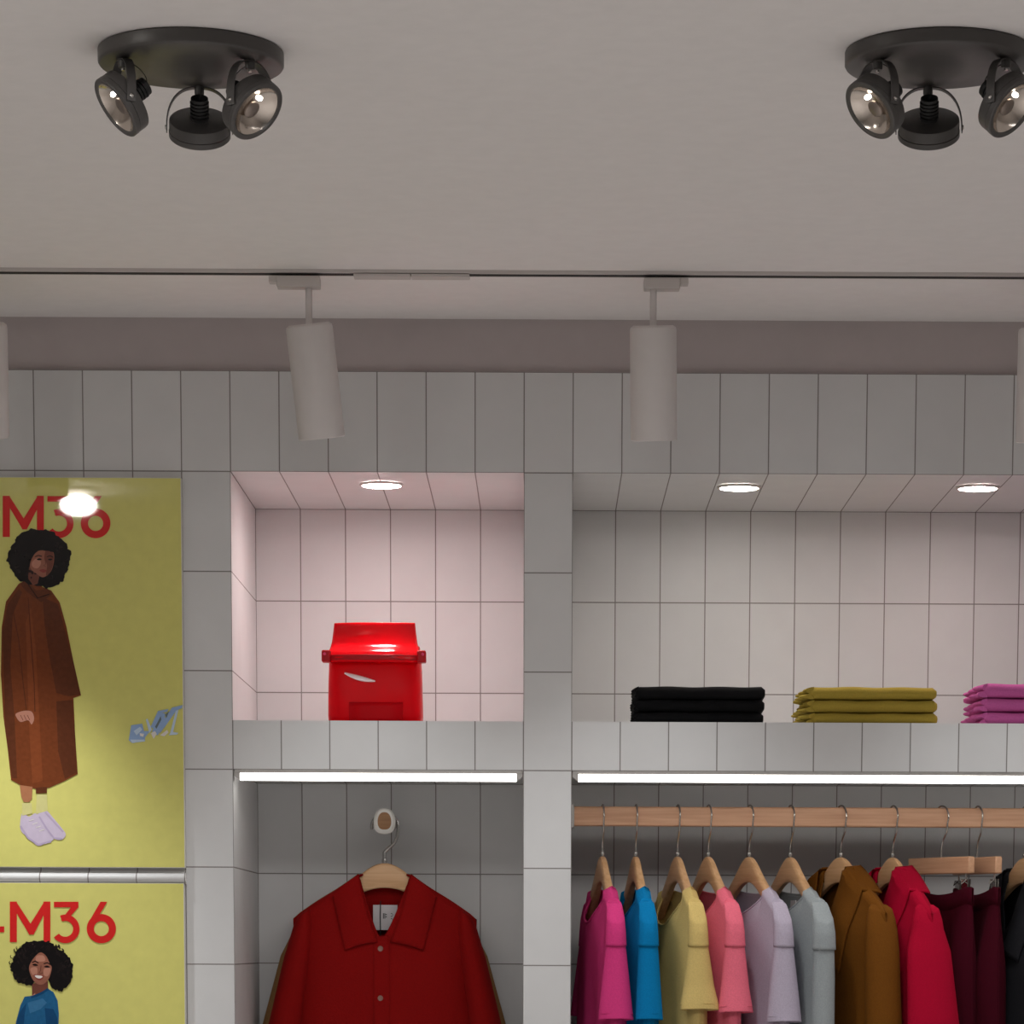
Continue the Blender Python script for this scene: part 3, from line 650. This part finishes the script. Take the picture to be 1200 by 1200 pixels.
def jacket(T, M, pre, collar=1.0, lapel=0.0, hem=-0.72, thick=0.055, gap=0.0, buttons=None, sleeve_u=(0.19, 0.222, 0.262), label_tag=False, folds=0.006, wide=0.0, hwid=0.05, dfront=0.135, necku=0.058):
    B = Body(0.203, [(0.1, 0.203), (-0.13, 0.200), (-0.22, 0.186 + wide), (-0.4, 0.196 + wide), (-0.75, 0.212 + wide)], [(0.1, 0.02), (-0.10, 0.034), (-0.25, thick), (-0.75, thick + 0.012)], necku, dfront, 0.02, hem, True, 0.006, -0.006 if label_tag else 0.0, folds, seed=3)
    B.mesh().build(pre + '_body', M, T, weld=2e-5, solid=0.003, angle=60)
    for sg in (1, -1):
        a, b, c = sleeve_u
        tab = [(0.168, -0.106, 0.003, 0.017, .3), (0.177, -0.114, 0.0135, 0.026, .5), (0.181, -0.134, 0.0205, 0.031, .5), (0.1835, -0.155, 0.0245, 0.034, .45), (lerp(a, b, .1), -0.20, 0.030, lerp(.034, hwid, .6), .3), (b, -0.36, 0.0365, hwid, .12), (c - .012, -0.56, 0.037, hwid, .05), (c - 0.006, -0.68, 0.036, hwid * .92, 0)]
        s = sleeve_mesh(sg, tab, wav=0.05, seed=5 + sg).build('sleeve', M, T, solid=0.003, angle=60)
    # collar flaps, folded over the shoulders on each side of the opening
    k = collar
    for sg in (1, -1):
        A = (0.056, -0.030 + .012 * (k - 1)); Bq = (0.066 + 0.048 * k, -0.078 + 0.012 * (k - 1)); Cq = (0.082 + 0.004 * k - lapel * .25, -0.072 - 0.122 * k - lapel); D = (0.014 + gap, -0.054 - 0.122 * k - lapel)
        mid = (0.050, -0.086)
        def fl(i, j, sg=sg):
            tt = max(0, j * 1.22 - 0.22); bk = max(0, 0.22 - j * 1.22) / 0.22
            inn = [lerp(lerp(A[q], mid[q], tt), lerp(mid[q], D[q], tt), tt) for q in (0, 1)]
            out = [lerp(Bq[q], Cq[q], tt) for q in (0, 1)]
            u = lerp(inn[0], out[0], i); z = lerp(inn[1], out[1], i) - 0.010 * math.sin(PI * i) * 0 + 0.004 * math.sin(PI * i)
            z += -0.012 * i * bk + 0.006 * bk; u -= 0.022 * bk * (1 - i)
            f = -(B.depth(u, min(z, B.sh(u) - .002)) + 0.005 + 0.010 * math.sin(PI * min(1, i * 1.0)) * (1 - .5 * tt) + 0.006 * (1 - i) * (1 - tt))
            y = lerp(f, 0.030, sm(bk)) if bk > 0 else f
            if z > B.sh(u) - .004 and bk == 0 and tt < .25: y = lerp(-0.018, f, tt / .25)
            return (sg * u, y, z)
        MB().grid(fl, 14, 22).build('collar_flap', M, T, solid=0.0035, angle=60)
    pts = []
    def stand(i, j):
        a = PI * i; return (0.058 * math.cos(a), -0.012 + 0.040 * math.sin(a), -0.044 - 0.010 * math.sin(a) * 0 + lerp(-.012, 0.014, j))
    MB().grid(stand, 20, 5).build('collar_stand', M, T, solid=0.003, angle=60)
    # overlap of the front opening
    ctr = -0.006 if label_tag else 0.0
    def plk(i, j):
        z = lerp(-0.052 - 0.122 * k - lapel + .012, hem + 0.004, j); u = lerp(ctr - 0.018, ctr + 0.019, i)
        return (u, -(B.depth(u, z) + 0.0028), z)
    MB().grid(plk, 6, 30).build('front_placket', M, T, solid=0.002)
    if buttons:
        for z in buttons:
            d = B.depth(ctr, z) + 0.0045
            MB().lathe([(0.0008, 0.001), (0.0055, 0.001), (0.0062, 0.0), (0.0055, -0.0016), (0.003, -0.0012), (0.0008, -0.0012)], n=20, M=Matrix.Translation((ctr - 0.002, -d, z)) @ Matrix.Rotation(-PI / 2, 4, 'X')).build('button', principled('shell_button', (150, 112, 100), 0.25, spec=0.6), T)
    return B

# (hook px, angle, ...) from left to right along the rail
place_hanger(706, 7, 'beech hanger holding the magenta t-shirt, first on the rail')
tee(706, 7, (206, 58, 122), 0.236, 'magenta short sleeved t-shirt, first garment on the rail', key='magenta')
place_hanger(745, 6, 'beech hanger holding the blue t-shirt')
tee(745, 6, (0, 116, 172), 0.236, 'bright blue short sleeved t-shirt between the magenta and khaki ones', key='blue', flare=0.028)
place_hanger(794, 10, 'beech hanger holding the khaki t-shirt')
tee(794, 10, (204, 178, 112), 0.215, 'khaki yellow short sleeved t-shirt with a deep round neck', dfront=0.08, key='khaki', flare=0.041)
place_hanger(830, 13, 'beech hanger holding the salmon pink t-shirt')
tee(830, 13, (226, 108, 128), 0.22, 'salmon pink short sleeved t-shirt between the khaki and lavender ones', key='salmon')
place_hanger(878, 17, 'beech hanger holding the lavender t-shirt')
tee(878, 17, (176, 166, 182), 0.24, 'pale lavender short sleeved t-shirt between the pink and grey tops', dfront=0.06, key='lavender', flare=0.037)
place_hanger(926, 16, 'beech hanger holding the grey long sleeved top')
def grey_top():
    T = thing('long_sleeved_top', 'pale grey long sleeved top hanging left of the brown jacket', 'top', (RX(926), RY, HZ), rad(16 - 90))
    M = fabric('grey_jersey', (150, 156, 158))
    B = Body(0.212, [(0.1, 0.212), (-0.12, 0.214), (-0.22, 0.222), (-0.75, 0.232)], [(0.1, 0.02), (-0.10, 0.030), (-0.25, 0.034), (-0.75, 0.042)], 0.118, 0.06, 0.014, -0.72, seed=5)
    B.mesh().build('top_body', M, T, weld=2e-5, solid=0.002, angle=60)
    nb = MB().tube(B.rim(front=True), 0.0024, n=8); nb.tube(B.rim(front=False), 0.0024, n=8); nb.build('neck_band', M, T)
    MB().box((-0.016, 0.008, -0.125), (0.016, 0.0095, -0.095)).build('neck_label', principled('woven_label', (196, 192, 192), 0.9), T)
    zs = -0.112
    for sg in (1, -1):
        cap = [(0.178, zs + 0.010, 0.004, 0.011, 0), (0.189, zs + 0.003, 0.019, 0.017, .9), (0.204, zs - 0.020, 0.023, 0.021, .6), (0.212, zs - 0.052, 0.022, 0.0235, .2), (0.214, zs - 0.088, 0.0215, 0.0245, .05)]
        sleeve_mesh(sg, cap).build('shoulder_cap', M, T, solid=0.002, angle=60)
        low = [(0.212, zs - 0.076, 0.019, 0.0215, .05), (0.214, zs - 0.15, 0.020, 0.0235, 0), (0.216, zs - 0.30, 0.021, 0.024, 0), (0.218, zs - 0.5, 0.021, 0.024, 0), (0.218, zs - 0.54, 0.020, 0.023, 0)]
        sleeve_mesh(sg, low, wav=0.10, seed=sg, cap=False).build('sleeve', M, T, solid=0.002, angle=60)
grey_top()
place_hanger(985, 24, 'beech hanger holding the brown jacket')
T = thing('jacket', 'ochre brown collared jacket on the rail, right of the grey top', 'jacket', (RX(985), RY, HZ), rad(24 - 90))
jacket(T, fabric('ochre_wool', (108, 64, 13), 0.14), 'jacket', 1.30, 0.02, thick=0.045, sleeve_u=(0.186, 0.198, 0.204), hwid=0.038)
place_hanger(1046, 19, 'beech hanger holding the crimson pink jacket')
T = thing('jacket', 'crimson pink collared jacket on the rail, right of the brown one', 'jacket', (RX(1046), RY, HZ), rad(19 - 90))
jacket(T, fabric('crimson_wool', (166, 1, 42), 0.10), 'jacket', 1.30, 0.02, thick=0.055, sleeve_u=(0.188, 0.222, 0.262), hwid=0.056)
place_hanger(1201, 20, 'beech hanger at the right edge holding the black jacket')
T = thing('jacket', 'black collared jacket cut off by the right edge of the rail', 'jacket', (RX(1201), RY, HZ), rad(20 - 90))
jacket(T, fabric('black_wool', (30, 30, 34), 0.15), 'jacket', 1.25, 0.0, thick=0.06, sleeve_u=(0.19, 0.222, 0.25))

# clip hangers with maroon trousers
def clip_hanger(px, th, hl, label):
    T = thing('clip_hanger', label, 'hanger', (RX(px), RY, HZ), rad(th - 90), 'clip hangers with straight bars')
    MB().box((-hl, -0.008, -0.038), (hl, 0.008, -0.002)).build('hanger_bar', RWOOD, T, bevel=0.003)
    hook_mesh().build('hanger_hook', STEEL, T)
    for u in (-hl + 0.02, hl - 0.02):
        c = MB().tube([(u, 0, -0.036), (u, 0, -0.052)], 0.0022, n=8)
        for sg in (1, -1):
            c.box((u - 0.011, sg * 0.003 - 0.001, -0.078), (u + 0.011, sg * 0.003 + 0.001, -0.05))
            c.tube([(u - 0.009, sg * 0.005, -0.05), (u, sg * 0.012, -0.060), (u + 0.009, sg * 0.005, -0.05)], 0.0012, n=6)
        c.build('clip', STEEL, T)
    return T
def trousers(px, th, hl, rgb, label, key, sag=0.022):
    T = thing('trousers', label, 'trousers', (RX(px), RY, HZ), rad(th - 90), 'maroon trousers on clip hangers')
    M = fabric('twill_' + key, rgb, 0.12)
    hw = hl + 0.012
    def fn(i, j, sg):
        q = 2 * i - 1; u = q * (hw + 0.02 * sm(j * 1.2)); zt = -0.060 - sag * (1 - (abs(q) ** 2.2)) - 0.01 * max(0, abs(q) - .88) * 8
        z = lerp(zt, -0.85, j)
        th_ = lerp(0.006, 0.034, sm(j * 4)) * math.sqrt(max(0, 1 - q ** 4)) + 0.010 * math.sin(9 * q + .6) * sm(j * 5) * (1 - q * q)
        return (u, sg * th_ + 0.006 * math.sin(6 * q) * sm(j * 4) * (1 - q * q), z)
    mb = MB(); mb.grid(lambda i, j: fn(i, j, -1), 36, 30); mb.grid(lambda i, j: fn(i, j, 1), 36, 30)
    mb.build('trouser_legs', M, T, weld=2e-5, solid=0.003, angle=60)
    wbm = MB()
    for sg in (-1, 1): wbm.grid(lambda i, j: (lambda p: (p[0], p[1] + sg * 0.002, p[2]))(fn(i, j * 0.045, sg)), 30, 2)
    wbm.build('waistband', M, T, solid=0.002, angle=60)
clip_hanger(1103, 30, 0.11, 'straight beech clip hanger, left one, with maroon trousers')
trousers(1103, 30, 0.102, (66, 1, 21), 'maroon trousers clipped to the left straight hanger', 'maroon')
clip_hanger(1145, 18, 0.11, 'straight beech clip hanger, right one, next to the black jacket')
trousers(1145, 18, 0.102, (64, 1, 20), 'maroon trousers clipped to the right straight hanger, next to the black jacket', 'wine')

# ------------------------------------------------------------------ red jacket on the wall knob
JY = 0.455
ap = at(451, 1010, 1, JY)
T = copy_tree(hanger0)
for ch in list(T.children):
    if ch.name.startswith('hanger_hook'): bpy.data.objects.remove(ch)
hk = MB(); pts = [(0, 0, -0.012), (0.0, 0, 0.016), (0.001, 0, 0.022), (0.009, -0.001, 0.030), (0.022, 0, 0.042), (0.0285, 0.0, 0.058)]
kx, kz, kr = 0.001, 0.084, 0.029
for k in range(12):
    a = 0.0 + (PI + 0.2) * k / 11; pts.append((kx + kr * math.cos(a), 0, kz - 0.008 + kr * math.sin(a) * 1.05))
sp = []
for i in range(len(pts) - 1):
    p0, p1, p2, p3 = pts[max(i - 1, 0)], pts[i], pts[i + 1], pts[min(i + 2, len(pts) - 1)]
    for j in range(4):
        s = j / 4; sp.append(tuple(0.5 * (2 * b + (-a + c) * s + (2 * a - 5 * b + 4 * c - d) * s * s + (-a + 3 * b - 3 * c + d) * s ** 3) for a, b, c, d in zip(p0, p1, p2, p3)))
hk.tube(sp, 0.0031, n=10).build('hanger_hook', STEEL, T)
T.location = ap; T.rotation_euler = (0, 0, 0)
tag(T, 'beech hanger hooked on the wall knob, holding the rust red jacket', 'hanger'); 
if 'group' in T: del T['group']
JM = fabric('rust_red_cotton', (140, 11, 10), 0.10, 0.15)
J = thing('jacket', 'rust red collared jacket hanging from the wall knob', 'jacket', tuple(ap), 0)
JB = jacket(J, JM, 'jacket', 1.0, 0.0, thick=0.052, buttons=(-0.19, -0.298, -0.41, -0.52), label_tag=True, folds=0.004, sleeve_u=(0.188, 0.222, 0.262), dfront=0.145)
yb = 0.012
lb = MB().box((-0.027, yb, -0.149), (0.027, yb + 0.001, -0.094)).build('neck_label', principled('white_label', (212, 206, 208), 0.9), J)
mk = MB(); MK = principled('label_ink', (40, 34, 36), 0.9)
for (u, z, wd, ht) in ((-0.004, -0.118, 0.0016, 0.012), (-0.001, -0.118, 0.0016, 0.012), (0.002, -0.120, 0.003, 0.002), (0.002, -0.115, 0.003, 0.002), (0.014, -0.113, 0.003, 0.0015), (0.014, -0.119, 0.003, 0.0015), (0.014, -0.124, 0.003, 0.0015), (0.0165, -0.116, 0.001, 0.004), (0.0165, -0.127, 0.001, 0.004)):
    mk.box((u - wd / 2, yb - 0.0006, z - ht / 2), (u + wd / 2, yb - 0.0001, z + ht / 2))
mk.build('label_print', MK, lb, smooth=False)
MB().tube([(-0.010, yb - 0.004, -0.085), (-0.011, yb - 0.006, -0.12), (-0.010, yb - 0.006, -0.166)], 0.0011, n=6).build('label_string', MK, J)
# tan jacket almost hidden behind it
J2 = thing('jacket', 'tan jacket almost hidden behind the rust red one', 'jacket', (ap.x - 0.006, ap.y + 0.088, ap.z + 0.002), 0)
jacket(J2, fabric('tan_wool', (150, 112, 72), 0.12), 'jacket', 0.8, 0.0, thick=0.022, sleeve_u=(0.196, 0.236, 0.276), hwid=0.024, folds=0.002)
T2h = copy_tree(T); T2h.location = (ap.x - 0.006, ap.y + 0.088, ap.z + 0.002); tag(T2h, 'beech hanger behind the rust red jacket, hidden by the front one', 'hanger')

kc = at(450.5, 962, 1, 0.415)
K = thing('wall_knob', 'round wall knob with a pale rim and wooden face above the red jacket', 'wall hook', (kc.x, 0.6, kc.z))
def sq_ring(rx, rz, y, n=40, top=0.75):
    out = []
    for j in range(n):
        a = 2 * PI * j / n; cs, sn = math.cos(a), math.sin(a); e = 0.75
        out.append((rx * math.copysign(abs(cs) ** e, cs) * (1 - .06 * max(0, sn)), y, rz * math.copysign(abs(sn) ** (e if sn < 0 else 1.0), sn)))
    return out
d = kc.y - 0.6
MB().rings([sq_ring(0.0235, 0.0275, d + 0.012), sq_ring(0.0245, 0.0285, d + 0.006), sq_ring(0.0235, 0.0275, d), sq_ring(0.0200, 0.0240, d - 0.003), sq_ring(0.0150, 0.0188, d - 0.0005)]).build('knob_rim', principled('pearl_white_metal', (240, 238, 232), 0.25, spec=0.6), K)
MB().rings([sq_ring(0.0155, 0.0195, d + 0.001), sq_ring(0.0148, 0.0186, d - 0.0008), sq_ring(0.011, 0.014, d - 0.0016)]).build('knob_face', wood_material('walnut_face', (150, 108, 70), (176, 130, 88)), K)
MB().lathe([(0.020, 0), (0.020, 0.006), (0.0105, 0.010), (0.0105, -d - 0.010)], n=32, M=Matrix.Rotation(PI / 2, 4, 'X')).build('knob_stem', STEEL, K)

# ------------------------------------------------------------------ folded stacks on the shelf
ZS = Z0 - 0.5
def rbox_ring(hx, y0, y1, z0, z1, x):
    pass
def folded(T, M, wx, dy, h, seed, droop, side_gap):
    """one folded garment: layered slab with a rolled front edge and loose ends at the left"""
    rnd = random.Random(seed); n = 36; rs = []
    ph = rnd.uniform(0, 6)
    for k in range(n + 1):
        x = lerp(-wx / 2, wx / 2, k / n); e = min(1, min(k, n - k) / 1.5 + 0.55)
        hh = h * (1 + 0.03 * math.sin(5 * k / n * PI + ph)); ring = []
        zt = hh - 0.0015 * math.sin(PI * k / n) * 0
        yf = -dy / 2 + 0.0025 * math.sin(7 * k / n + ph)
        for (yy, zz) in ((yf + .016, 0.0005), (yf + .007, 0.0025), (yf + .002, .007), (yf, h * .5), (yf + .0022, zt - .007), (yf + .008, zt - .002), (yf + .018, zt), (0, zt + .0015), (dy / 2 - .01, zt), (dy / 2, zt - .006), (dy / 2, .006), (dy / 2 - .01, .0005)):
            ring.append((x, lerp(0, yy, .92 + .08 * e), lerp(h / 2, zz, e)))
        rs.append(ring)
    b = MB().rings(rs).build('folded_body', M, T, angle=55)
    # loose folded layers bulging out at the left end
    for q in range(2):
        zc = h * (0.27 + 0.46 * q); out = side_gap * rnd.uniform(.6, 1.1); pz = rnd.uniform(0, 6)
        rs = []
        for k in range(13):
            yy = lerp(-dy / 2 + 0.008, dy / 2 - 0.02, k / 12); bl = out * (0.75 + 0.35 * math.sin(5.5 * k / 12 * PI + pz)) * min(1, .55 + k / 3)
            hz = h * 0.24; ring = []
            for j in range(10):
                a = PI / 2 + PI * j / 9
                ring.append((-wx / 2 + 0.006 + (bl + .006) * math.cos(a), yy, zc + hz * math.sin(a) * (1 + .12 * math.sin(k + q)) - droop * max(0, -math.cos(a)) * .4))
            rs.append(ring)
        MB().rings(rs).build('loose_fold', M, T, angle=60)
def stack(px, wpx, y0, hs, M, gname, labels, side_gap, dy=0.24, rot=0.0, shifts=(0, 0, 0)):
    c = at(px, 848, 1, y0); z = ZS
    for k, h in enumerate(hs):
        T = thing('folded_shirt', labels[k], 'folded garment', (c.x + shifts[k], y0 + dy / 2, z), rot, gname)
        folded(T, M, wpx * 0.00179, dy, h, 11 * k + int(px), 0.002, side_gap)
        z += h + 0.0008
BK = fabric('black_cotton', (16, 16, 18), 0.10, 0.1); YK = fabric('mustard_cotton', (168, 147, 62), 0.08, 0.2); PK = fabric('orchid_cotton', (196, 96, 160), 0.08, 0.2)
def lab(c, s): return ['%s folded top at the bottom of the %s' % (c, s), '%s folded top in the middle of the %s' % (c, s), '%s folded top on top of the %s' % (c, s)]
stack(821, 150, 0.06, (0.0245, 0.025, 0.0262), BK, 'black folded stack', lab('black', 'black stack'), 0.010, rot=rad(-1.2), shifts=(-.001, .001, .002))
stack(1024.5, 146, 0.06, (0.0245, 0.0255, 0.0262), YK, 'mustard folded stack', lab('mustard yellow', 'mustard stack'), 0.026, shifts=(.0015, .0005, -.001))
stack(1228, 148, 0.06, (0.0275, 0.0275, 0.0295), PK, 'orchid pink folded stack', lab('orchid pink', 'pink stack at the right edge'), 0.026, shifts=(.001, 0, 0))

# ------------------------------------------------------------------ red bag in the square niche
RED = principled('glossy_red_vinyl', (226, 0, 17), 0.38, spec=0.12, noise=0.06, nscale=8)
REDD = principled('dark_red_webbing', (178, 2, 18), 0.4, spec=0.25, noise=0.1, nscale=90)
bc = at(438, 847, 1, 0.10); S = 0.00181
T = thing('backpack', 'glossy red roll-top bag standing in the square niche', 'bag', (bc.x, 0.19, ZS))
def rr_ring(hx, hy, z, yc=0, n=44, e=0.35):
    return [(hx * math.copysign(abs(math.cos(a)) ** e, math.cos(a)), yc + hy * math.copysign(abs(math.sin(a)) ** e, math.sin(a)), z) for a in [2 * PI * (j + .5) / n for j in range(n)]]
W = 110 * S / 2
bd = [(W * .96, .058, .0005), (W * .985, .062, .004), (W * 1.0, .065, .02), (W * .995, .067, .05), (W * .985, .066, .09), (W * .975, .062, .125), (W * .955, .054, .150), (W * .94, .045, .165)]
mbb = MB().rings([[(x, y + (0.0025 * math.sin(40 * x + 30 * z_) + 0.0018 * math.sin(23 * x - 55 * z_) if y < 0 else 0), z) for (x, y, z) in rr_ring(hx, hy, z_)] for hx, hy, z_ in bd])
mbb.build('bag_body', RED, T, angle=70)
# rolled-over top flap, leaning back
fl = [(W * .955, -.062, .128, .012), (W * .975, -.063, .138, .0125), (W * .968, -.060, .146, .0125), (W * .952, -.054, .153, .0115), (W * .93, -.047, .160, .011), (W * .905, -.042, .170, .011), (W * .88, -.039, .188, .011), (W * .862, -.037, .203, .010), (W * .855, -.037, .2098, .0095), (W * .85, -.037, .2106, .0085)]
MB().rings([[(x, y + (0.0012 * math.sin(35 * x + 60 * z) - 0.014 * max(0, 1 - (x / W) ** 2) * sm((.178 - z) / .03) if y < yc else 0), z + (0.002 * math.sin(14 * x + 1.2) if z_ > .2 else 0)) for (x, y, z) in rr_ring(hx, hy, z_, yc, 44, .5)] for hx, yc, z_, hy in fl]).build('top_flap', principled('glossy_red_flap', (232, 0, 18), 0.12, spec=0.35), T, angle=70)
MB().rings([[(x * W, -.066 - .0165 * (1 - abs(x) ** 2.2) + dy, z) for dy, z in ((-.006, .1315), (-.007, .1325), (-.007, .142), (-.006, .143), (.004, .143), (.004, .1315))] for x in [k / 12 - 1 for k in range(25)]]).build('strap', REDD, T, bevel=0.002)
for s in (-1, 1):
    b = MB().box((s * W * 1.0 - .0095, -.084, .1275), (s * W * 1.0 + .0095, -.050, .152)).build('side_tab', REDD, T, bevel=0.003)
    MB().lathe([(.003, -.001), (.003, .0015), (.001, .002)], n=16, M=Matrix.Translation((s * (W + .003), -.0845, .144)) @ Matrix.Rotation(PI / 2, 4, 'X')).build('rivet', principled('pink_rivet', (225, 60, 110), .3), b)
# raised slanting crease on the front, its bright highlight painted in as white
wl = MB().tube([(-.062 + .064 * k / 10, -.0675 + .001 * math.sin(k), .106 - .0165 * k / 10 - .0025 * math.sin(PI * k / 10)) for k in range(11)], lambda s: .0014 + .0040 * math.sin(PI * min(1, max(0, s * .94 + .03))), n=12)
wl.build('crease_highlight', principled('painted_highlight_white', (255, 246, 248), 0.15, spec=.8), T)
MB().grid(lambda i, j: (lerp(-.053, .060, i), -.0685, lerp(.004, .046, j)), 4, 4).build('base_patch', principled('red_vinyl_patch', (196, 0, 15), 0.45, spec=.1, noise=.05, nscale=10), T, solid=.0008)
